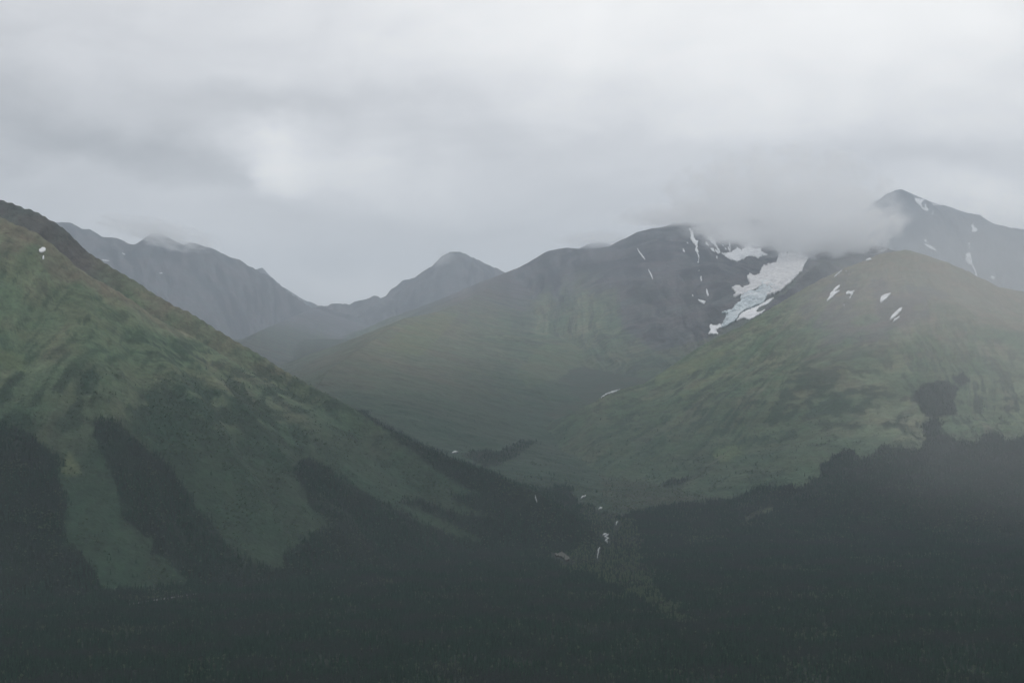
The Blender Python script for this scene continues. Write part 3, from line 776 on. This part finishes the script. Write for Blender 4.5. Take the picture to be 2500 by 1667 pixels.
for i_, (lab, polys, st, rag) in enumerate(SNOW):
    for lb, pg in (zip(SPLIT[lab], polys) if lab in SPLIT else [(lab, polys[0])]):
        o_ = drape('snow_patch', [pg], M_snow, st * 1.15, 5.0 if i_ > 1 else 2.0, 8.0, rag * 0.8, seed=SN * 3.1)
        if o_ is None: print('MISSING SNOW', lb); continue
        tag(o_, lb, 'snow patch', GSN); SN += 1
# glacier: blue ice tongue with firn above and at its flank
gl_root = bpy.data.objects.new('glacier', None); C.objects.link(gl_root)
tag(gl_root, 'blue crevassed glacier tongue hanging from the cloud between two mountains', 'glacier')
drape('ice_tongue', S(ZD, [(690,1225),(740,1105),(660,1090),(800,1045),(920,930),(945,800),(1180,760),(1200,640),(1290,600),(1400,680),(1480,740),(1330,800),(1270,930),(1130,1000),(1000,1050),(900,1120),(870,1195),(800,1235),(690,1290),(640,1300)]), M_ice, 1.6, 5.0, 12.0, 1.4, gl_root, relief=10.0)
drape('snow_cover', S(ZD, [(828,862),(862,800),(798,730),(860,703),(920,708),(935,732),(1072,690),(1050,640),(1018,548),(1062,534),(1130,572),(1175,550),(1210,522),(1252,408),(1335,420),(1290,385),(1400,385),(1450,360),(1470,270),(1500,238),(1620,235),(1800,240),(1900,300),(1800,500),(1640,660),(1500,775),(1420,800),(1300,840),(1290,820),(1400,770),(1330,700),(1230,690),(1180,740),(1050,790),(940,830)]), M_firn, 1.8, 9.0, 16.0, 1.6, gl_root, relief=3.0)
print('snow', round(time.time() - T0, 1), SN)

# ------------------------------------------------------------------ streams, gravel bar and road
STREAMS = [
 ('thin white stream in the high side valley', [(1467,973),(1474,967),(1484,962),(1496,958),(1514,951)], 3.2),
 ('white stream bend where the side valley opens', [(1103,1107),(1110,1104),(1118,1104)], 3.6),
 ('white rapid farthest up the forest creek', [(1418,1219),(1421,1214),(1431,1211)], 3.6),
 ('short white rapid, second down the forest creek', [(1460,1243),(1466,1242),(1470,1240)], 3.0),
 ('small white rapid, third down the forest creek', [(1504,1283),(1505,1277),(1510,1275)], 2.8),
 ('zigzag of white rapids in the middle of the creek', [(1471,1308),(1478,1305),(1486,1306),(1476,1311),(1485,1316),(1478,1321),(1484,1325)], 3.4),
 ('faint lowest trickle of the forest creek', [(1466,1335),(1461,1345),(1460,1354),(1458,1364)], 2.8),
 ('small waterfall among the trees of the left slope', [(1306,1211),(1308,1218),(1311,1226)], 3.2)]
stream_px = []
for lab, pts, wd in STREAMS:
    pl = line(((0, 0), 1.0), pts, wd)
    o_ = drape('stream', [pl], M_water, 0.9, 3.0, 3.0, 0.7, seed=len(lab), ymin=1500)
    if o_: tag(o_, lab, kind='structure')
    stream_px += pts
gb = [(1352,1352),(1362,1354),(1372,1350),(1385,1358),(1392,1368),(1380,1370),(1370,1360),(1358,1358)]
o_ = drape('gravel_bar', [gb], M_gravel, 1.0, 3.0, 3.0, 1.2, ymin=1500)
if o_: tag(o_, 'pale gravel bar at the edge of the forest by the creek mouth', kind='structure')
stream_px += gb
# road bench cut across the foot of the left slope
rp = [(318,1475),(350,1470),(385,1464),(420,1459),(450,1454),(482,1449),(520,1444)]
rpts = []
for i_ in range(len(rp) - 1):
    for t_ in np.linspace(0, 1, 9)[:-1]:
        a_, b_ = rp[i_], rp[i_ + 1]
        h_ = hit(a_[0] + (b_[0] - a_[0]) * t_, a_[1] + (b_[1] - a_[1]) * t_, 1500)
        if h_: rpts.append(h_)
if len(rpts) > 4:
    zs_ = np.polyfit([p.x for p in rpts], [p.z for p in rpts], 2); ys_ = np.polyfit([p.x for p in rpts], [p.y for p in rpts], 2)
    rv, rf, wv, wf = [], [], [], []
    for i_, p in enumerate(rpts):
        yy, zz_ = np.polyval(ys_, p.x), np.polyval(zs_, p.x) + 1.2
        rv += [(p.x, yy - 3, zz_), (p.x, yy + 4, zz_), (p.x, yy + 4, zz_ - 3), (p.x, yy - 3, zz_ - 1)]
        wv += [(p.x, yy - 3.6, zz_ + 0.8), (p.x, yy - 3.1, zz_ + 0.8), (p.x, yy - 3.1, zz_ - 2.3), (p.x, yy - 4.0, zz_ - 2.3)]
        if i_:
            for k in range(4):
                a_, b_ = (i_ - 1) * 4 + k, (i_ - 1) * 4 + (k + 1) % 4
                rf.append([a_, b_, b_ + 4, a_ + 4]); wf.append([a_, b_, b_ + 4, a_ + 4])
    o_ = mesh_obj('road', rv, rf, M_asphalt, smooth=False); tag(o_, 'road bench crossing the foot of the left slope', kind='structure')
    o_ = mesh_obj('retaining_wall', wv, wf, M_concrete, smooth=False)
    tag(o_, 'pale retaining wall under the road at the foot of the open left slope', 'wall')

# ------------------------------------------------------------------ trees
def leaf_mat(name, c1, c2, c3):
    m = bpy.data.materials.new(name); m.use_nodes = True
    t = NT(m.node_tree)
    oi = t.add('ShaderNodeObjectInfo')
    geo = t.add('ShaderNodeNewGeometry')
    n = t.noise(geo.outputs['Position'], 1 / 1.8, 3, 0.6)
    big = t.noise(geo.outputs['Position'], 1 / 100.0, 4, 0.6)
    c = t.mix(oi.outputs['Random'], c1, c2)
    c = t.mix(t.ramp(big, 0.42, 0.66), c, c3)
    c = t.mix(t.ramp(n, 0.3, 0.7, 0.0, 0.35), c, tuple(v * 1.6 for v in c2))
    b = t.add('ShaderNodeBsdfPrincipled'); t.link(c, b.inputs['Base Color'])
    b.inputs['Roughness'].default_value = 0.85; b.inputs['Specular IOR Level'].default_value = 0.1
    o = t.add('ShaderNodeOutputMaterial'); t.link(b.outputs[0], o.inputs[0])
    return m
M_needle = leaf_mat('spruce_needles', (0.005, 0.021, 0.013), (0.022, 0.058, 0.035), (0.030, 0.036, 0.035))
M_leaf = leaf_mat('brush_leaves', (0.040, 0.070, 0.040), (0.070, 0.105, 0.060), (0.058, 0.080, 0.050))
M_bark = pmat('bark', (0.08, 0.07, 0.06), (0.05, 0.045, 0.04), 2.0)
M_pale_bark = pmat('pale_bark', (0.30, 0.29, 0.27), (0.20, 0.19, 0.18), 2.0)

def spruce(seed, height=16.0, width=2.7, tiers=6, spokes=7):
    r = random.Random(seed)
    v, f = [], []
    for k in range(tiers):
        u = k / tiers
        zb = height * (0.08 + 0.86 * u); zt = min(height, zb + height * (0.30 - 0.08 * u))
        rad = width * (1 - u) ** 0.85 * r.uniform(0.85, 1.1) + 0.18
        ox, oy = r.uniform(-.15, .15), r.uniform(-.15, .15)
        i0 = len(v); v.append((ox * .3, oy * .3, zt))
        ph = r.uniform(0, 6.28)
        for s in range(spokes * 2):
            a = ph + math.pi * s / spokes
            q = rad * (r.uniform(0.8, 1.15) if s % 2 == 0 else r.uniform(0.45, 0.62))
            v.append((ox + q * math.cos(a), oy + q * math.sin(a), zb - (0.10 if s % 2 == 0 else -0.05) * rad * r.uniform(0.5, 2.0)))
        for s in range(spokes * 2):
            f.append((i0, i0 + 1 + s, i0 + 1 + (s + 1) % (spokes * 2)))
    return v, f
def trunk(height, rad, seed=0, sides=5, lean=0.0):
    r = random.Random(seed)
    v, f = [], []
    lv = 4
    for k in range(lv):
        u = k / (lv - 1)
        for s in range(sides):
            a = 2 * math.pi * s / sides
            q = rad * (1 - 0.75 * u) * r.uniform(.9, 1.1)
            v.append((lean * u + q * math.cos(a), q * math.sin(a), height * u - 0.6))
    for k in range(lv - 1):
        for s in range(sides):
            a, b = k * sides + s, k * sides + (s + 1) % sides
            f.append((a, b, b + sides)); f.append((a, b + sides, a + sides))
    return v, f
def brush(seed, height=6.0, width=3.2, n=46):
    """rounded broadleaf crown: leaf clumps spread through a dome"""
    r = random.Random(seed)
    v, f = [], []
    for k in range(n):
        a = r.uniform(0, 6.28); e = math.acos(r.uniform(-0.2, 1.0)); q = r.uniform(0.55, 1.0)
        c = Vector((width * q * math.sin(e) * math.cos(a), width * q * math.sin(e) * math.sin(a), height * (0.5 + 0.48 * q * math.cos(e))))
        s = r.uniform(0.7, 1.3)
        u = Vector((r.uniform(-1, 1), r.uniform(-1, 1), r.uniform(-.5, .5))).normalized(); w_ = u.orthogonal().normalized()
        i0 = len(v)
        nn = u.cross(w_)
        v += [tuple(c + u * s), tuple(c + w_ * s * .8), tuple(c - u * s), tuple(c - w_ * s * .8), tuple(c + nn * s * .6)]
        f += [(i0, i0 + 1, i0 + 4), (i0 + 1, i0 + 2, i0 + 4), (i0 + 2, i0 + 3, i0 + 4), (i0 + 3, i0, i0 + 4)]
    return v, f
def joined(parts, name, mats):
    v, f, mi = [], [], []
    for (pv, pf), k in parts:
        o0 = len(v); v += pv; f += [tuple(i + o0 for i in q) for q in pf]; mi += [k] * len(pf)
    me = bpy.data.meshes.new(name); me.from_pydata(v, [], f)
    for m_ in mats: me.materials.append(m_)
    me.polygons.foreach_set('material_index', mi)
    me.update()
    return me
def proto_coll(name, meshes):
    c = bpy.data.collections.new(name)
    for i, me in enumerate(meshes):
        c.objects.link(bpy.data.objects.new(me.name, me))
    return c
SP = [(16, 2.9, 6, 1), (19, 2.8, 7, 2), (13, 2.7, 6, 3), (17, 2.2, 7, 4), (11, 2.6, 5, 5)]
sp_meshes = [joined([(spruce(s, h, w_, t_), 0), (trunk(h * 0.9, 0.22, s), 1)], 'spruce', [M_needle, M_bark]) for h, w_, t_, s in SP]
br_meshes = [joined([(brush(s, h, w_, 40), 0), (trunk(h * 0.7, 0.16, s), 1)], 'brush', [M_leaf, M_pale_bark]) for h, w_, s in [(6, 3.0, 11), (7.5, 3.2, 12), (4.5, 3.4, 13)]]
col_sp = proto_coll('spruce_kinds', sp_meshes); col_br = proto_coll('brush_kinds', br_meshes)

def scatter_gn(name, pts, scales, rots, coll, label):
    me = bpy.data.meshes.new(name)
    me.vertices.add(len(pts)); me.vertices.foreach_set('co', np.asarray(pts, np.float32).ravel())
    for an, dat in (('size', scales), ('turn', rots)):
        a_ = me.attributes.new(an, 'FLOAT', 'POINT'); a_.data.foreach_set('value', np.asarray(dat, np.float32))
    ob = bpy.data.objects.new(name, me); C.objects.link(ob)
    tag(ob, label, kind='stuff')
    ng = bpy.data.node_groups.new(name + '_scatter', 'GeometryNodeTree')
    ng.interface.new_socket('Geometry', in_out='INPUT', socket_type='NodeSocketGeometry')
    ng.interface.new_socket('Geometry', in_out='OUTPUT', socket_type='NodeSocketGeometry')
    N, L = ng.nodes, ng.links
    gi = N.new('NodeGroupInput'); go = N.new('NodeGroupOutput')
    iop = N.new('GeometryNodeInstanceOnPoints'); ci = N.new('GeometryNodeCollectionInfo')
    ci.inputs['Collection'].default_value = coll
    ci.inputs['Separate Children'].default_value = True; ci.inputs['Reset Children'].default_value = True
    s_ = N.new('GeometryNodeInputNamedAttribute'); s_.data_type = 'FLOAT'; s_.inputs[0].default_value = 'size'
    t_ = N.new('GeometryNodeInputNamedAttribute'); t_.data_type = 'FLOAT'; t_.inputs[0].default_value = 'turn'
    cx = N.new('ShaderNodeCombineXYZ'); L.new(t_.outputs[0], cx.inputs[2])
    e2r = N.new('FunctionNodeEulerToRotation'); L.new(cx.outputs[0], e2r.inputs[0])
    L.new(gi.outputs[0], iop.inputs['Points']); L.new(ci.outputs[0], iop.inputs['Instance'])
    iop.inputs['Pick Instance'].default_value = True
    L.new(e2r.outputs[0], iop.inputs['Rotation'])
    cs = N.new('ShaderNodeCombineXYZ')
    for k in range(3): L.new(s_.outputs[0], cs.inputs[k])
    L.new(cs.outputs[0], iop.inputs['Scale'])
    L.new(iop.outputs[0], go.inputs[0])
    md = ob.modifiers.new('scatter', 'NODES'); md.node_group = ng
    return ob

forest_g = FG.astype(np.float32)
n_try = 560000
ta = rng.uniform(math.radians(-22.5), math.radians(22.5), n_try)
tr = np.sqrt(rng.uniform(1290 ** 2, 5000 ** 2, n_try))
tx, ty = tr * np.sin(ta), tr * np.cos(ta)
ci_ = own_at(tx, ty)
fo = (forest_g[ci_] > rng.uniform(0.15, 0.85, n_try)) & ((OWN[ci_] <= 2) | (ty < 4560) | forest[ci_])
tz = height_at(tx, ty)
tpx, tpy = project(tx, ty, tz)
dens = fbm(tx / 96, ty / 96, 3)
keep = fo & (rng.uniform(0, 1, n_try) < 0.78 + 0.9 * dens)
# keep what is in view or just outside, and not hidden behind a crest
vis_h = RMAX.ravel()[np.maximum(ci_ - 2, 0)]
vis = ((tz + 13 - EYE) / tr) > vis_h - 0.0006
keep &= vis & (tpx > -150) & (tpx < 2650) & (tpy < 1760)
# valley-bottom brush replaces spruce along the creek and in some clearings
creek = inpoly(tpx + 25 * fbm(tx / 54, ty / 54, 2), tpy + 15 * fbm(tx / 54 + 7, ty / 54, 2), [(1395,1200),(1440,1235),(1490,1265),(1545,1270),(1570,1320),(1560,1390),(1640,1470),(1700,1520),(1650,1530),(1560,1460),(1450,1410),(1360,1390),(1400,1340),(1440,1290),(1420,1240)])
mixb = sstep(fbm(tx / 156 + 3, ty / 156, 3), 0.12, 0.4)
isb = keep & ((creek & (rng.uniform(0, 1, n_try) < 0.8)) | (rng.uniform(0, 1, n_try) < 0.10 + 0.35 * mixb))
# open ground in front of the stream reaches, the road and the gravel
clr = np.zeros(n_try, bool)
for (sx, sy) in stream_px:
    clr |= (np.abs(tpx - sx) < 7) & (tpy > sy - 2) & (tpy < sy + 13)
clr |= inpoly(tpx, tpy, [(312,1470),(482,1446),(484,1463),(400,1480),(314,1492)]) & (rng.uniform(0, 1, n_try) < 0.62)
clr |= inpoly(tpx, tpy, [(1405,1520),(1490,1520),(1490,1546),(1405,1548)]) & (rng.uniform(0, 1, n_try) < 0.7)
keep &= ~clr
spk = np.where(keep & ~isb)[0]; brk = np.where(keep & isb)[0]
# a few lone trees and bushes scattered over the open slopes near the tree line
lone = np.where(vis & ~fo & (ci_ >= 0) & ((OWN[ci_] == 1) | (OWN[ci_] == 2) | ((ty > 2600) & (OWN[ci_] != 3))) & (tpy > 900) & (tpx > -50) & (tpx < 2550) & ~clr)[0]
near_for = sstep(fbm(tx[lone] / 180, ty[lone] / 180, 3) + (tpy[lone] - 1150) / 500, 0.1, 0.8)
rr_ = rng.uniform(0, 1, len(lone))
spk = np.concatenate([spk, lone[rr_ < 0.002 + 0.022 * near_for]])
shg = np.where(OWN[ci_[lone]] == 0, 0.8, shr[ci_[lone]])
bsh = lone[(rr_ > 0.3) & (rr_ < 0.3 + (0.30 * shg + 0.01) * sstep(4800 - ty[lone], 0, 1500))]
brk = np.concatenate([brk, bsh])
print('trees', len(spk), 'brush', len(brk), round(time.time() - T0, 1))
size = rng.uniform(0.72, 1.25, n_try) * (1 + 0.25 * dens)
size = size * K * np.interp(tz, [0, 180, 420], [1.0, 0.85, 0.6])
turn = rng.uniform(0, 6.28, n_try)
# the 300 spruces that show largest are trees of their own
inframe = (tpx[spk] > 5) & (tpx[spk] < 2495) & (tpy[spk] < 1690)
app = np.where(inframe, size[spk] / tr[spk], 0)
order = np.argsort(-app)
solo = spk[order[:300]]; rest = spk[order[300:]]
def pts3(ix, sink=0.5): return np.stack([tx[ix], ty[ix], tz[ix] - sink * K], axis=1)
scatter_gn('spruce_forest', pts3(rest), size[rest], turn[rest], col_sp, 'dark spruce forest covering the valley floor and lower slopes')
scatter_gn('brush', pts3(brk), size[brk] * 1.0, turn[brk], col_br, 'green alder and cottonwood brush along the creek and tree line')
def mk(name, vf, mat):
    me = bpy.data.meshes.new(name); me.from_pydata(vf[0], [], vf[1]); me.materials.append(mat); me.update(); return me
kinds = [(mk('crown', spruce(s, h, w_, t_, 8), M_needle), mk('trunk', trunk(h * 0.9, 0.22, s, 6), M_bark)) for h, w_, t_, s in SP]
SLAB = 'dark spruce standing in the near forest along the bottom edge of the view'
def make_tree(kind, label):
    r_ = bpy.data.objects.new('spruce_tree', None); C.objects.link(r_)
    tag(r_, label, 'tree', 'nearest spruces at the bottom of the view')
    for nm_, me in zip(('crown', 'trunk'), kinds[kind]):
        c_ = bpy.data.objects.new(nm_, me); C.objects.link(c_); c_.parent = r_
    return r_
firsts = [make_tree(k, SLAB) for k in range(len(kinds))]
used_k = set()
for n_, ix in enumerate(solo):
    k = n_ % len(kinds)
    if k not in used_k:
        r_ = firsts[k]; used_k.add(k)
    else:
        src = firsts[k]
        r_ = src.copy(); C.objects.link(r_)
        for ch in list(src.children):
            c_ = ch.copy(); C.objects.link(c_); c_.parent = r_
    r_.location = (tx[ix], ty[ix], tz[ix] - 0.5)
    r_.rotation_euler = (0, 0, turn[ix]); s_ = float(size[ix]); r_.scale = (s_, s_, s_)
print('forest done', round(time.time() - T0, 1))

# ------------------------------------------------------------------ low cloud caught on the mountains
def cloud_mat(name, dens, a, b, scale, stretch, soft=1.0, colr=(0.988, 0.995, 1.0), seed=0.0):
    m = bpy.data.materials.new(name); m.use_nodes = True
    t = NT(m.node_tree)
    tcd = t.add('ShaderNodeTexCoord')
    ob = tcd.outputs['Object']
    ln = t.add('ShaderNodeVectorMath', operation='LENGTH'); t.link(ob, ln.inputs[0])
    n = t.noise(t.mapping(ob, scale=stretch, loc=(seed, seed * 2, 0)), scale, 5, 0.55, 0.3)
    e = t.m('SUBTRACT', 1.0, ln.outputs['Value'])
    v = t.m('ADD', t.m('MULTIPLY', e, a), t.m('MULTIPLY', t.m('SUBTRACT', n, 0.5), b))
    v = t.ramp(v, 0.0, soft)
    edge = t.ramp(e, 0.0, 0.12)
    d = t.m('MULTIPLY', t.m('MULTIPLY', v, edge), dens)
    pv = t.add('ShaderNodeVolumePrincipled')
    pv.inputs['Color'].default_value = (*colr, 1)
    t.link(d, pv.inputs['Density'])
    pv.inputs['Anisotropy'].default_value = 0.5
    o = t.add('ShaderNodeOutputMaterial'); t.link(pv.outputs[0], o.inputs['Volume'])
    return m
def ico(sub=3):
    import bmesh
    bm = bmesh.new(); bmesh.ops.create_icosphere(bm, subdivisions=sub, radius=1.0)
    me = bpy.data.meshes.new('cloud'); bm.to_mesh(me); bm.free(); return me
def cloud(px, py, Yd, rx, ry, rdepth, label, dens, a=2.0, b=2.2, scale=1.6, stretch=(1, 1, 1), soft=1.0, tilt=0.0, seed=0.0, name='cloud'):
    """centre by bearing and distance; radii across and up in photo pixels at that distance, depth in metres"""
    me = ico()
    me.materials.append(cloud_mat('cloud_vapour', dens, a, b, scale, stretch, soft, seed=seed))
    o = bpy.data.objects.new(name, me); C.objects.link(o)
    o.location = pt(px, py, Yd)
    k = Yd / FOC
    o.scale = (rx * k, rdepth, ry * k); o.rotation_euler = (0, tilt, 0)
    tag(o, label, 'cloud', 'low clouds caught on the mountains')
    return o
cloud(1915, 500, 11000, 320, 150, 1100, 'big cloud bank spilling over the saddle left of the steep peak', 0.0032, 1.6, 6.5, 3.3, (1.4, 1, 0.9), 1.5, 0.08, 1.0)
cloud(2040, 580, 10600, 165, 78, 800, 'lower lip of cloud pouring behind the ochre hilltop', 0.0048, 1.9, 5.0, 3.0, (1.5, 1, 1), 1.3, -0.08, 4.0)
cloud(1790, 565, 12200, 120, 48, 500, 'ragged fringe of cloud hanging over the bowl snowfield', 0.0034, 1.6, 4.2, 2.4, (1.3, 1, 1), 1.2, 0.1, 6.0)
cloud(1700, 525, 13800, 230, 34, 600, 'thin cloud cap lying on the rounded middle crest', 0.003, 2.0, 2.0, 1.7, (2, 1, 1), 1.0, -0.02, 7.0)
cloud(385, 570, 17300, 170, 40, 600, 'torn wisp of cloud on the blue-grey crest at left', 0.0026, 1.3, 5.0, 2.6, (1.6, 1, 1), 1.2, 0.2, 9.0)
cloud(1085, 640, 20500, 34, 42, 400, 'small wisp of cloud clinging to the pointed peak', 0.0009, 1.8, 2.4, 1.6, (1, 1, 1), 1.0, 0, 11.0)
cloud(1457, 585, 20200, 120, 24, 500, 'faint cloud veil over the small knoll behind the middle crest', 0.002, 1.8, 2.0, 1.6, (2, 1, 1), 1.0, 0, 13.0)
cloud(2480, 1080, 3300, 620, 330, 700, 'thin veil of rain mist drifting in front of the right-hand slope', 0.00017, 1.6, 0.9, 1.2, (1, 1, 0.5), 1.0, 0.1, 15.0, name='mist')
cloud(2380, 780, 4700, 560, 400, 1300, 'thin veil of mist over the ochre hilltop', 0.00026, 1.6, 0.8, 1.2, (1, 1, 0.5), 1.0, 0.1, 21.0, name='mist')
cloud(2330, 640, 11500, 420, 170, 2000, 'thin veil of mist between the ochre hill and the steep peak', 0.00006, 1.6, 0.8, 1.2, (1, 1, 0.6), 1.0, 0.0, 25.0, name='mist')

# ------------------------------------------------------------------ haze
def box(name, lo, hi, mat):
    v = [(x, y, z) for x in (lo[0], hi[0]) for y in (lo[1], hi[1]) for z in (lo[2], hi[2])]
    f = [(0, 1, 3, 2), (4, 6, 7, 5), (0, 4, 5, 1), (2, 3, 7, 6), (0, 2, 6, 4), (1, 5, 7, 3)]
    return mesh_obj(name, v, f, mat, smooth=False)
hm = bpy.data.materials.new('haze_air'); hm.use_nodes = True
t = NT(hm.node_tree)
pv = t.add('ShaderNodeVolumePrincipled')
pv.inputs['Color'].default_value = (0.79, 0.895, 1.0, 1)
pv.inputs['Density'].default_value = 4.1e-5
pv.inputs['Anisotropy'].default_value = 0.0
oo = t.add('ShaderNodeOutputMaterial'); t.link(pv.outputs[0], oo.inputs['Volume'])
hz = box('haze', (-36500, -36500, float(Z.min()) - 1.5), (36500, 36500, float(Z.max()) + 120), hm)
tag(hz, 'thin grey-blue haze filling the valley air', kind='stuff')
print('script', round(time.time() - T0, 1))
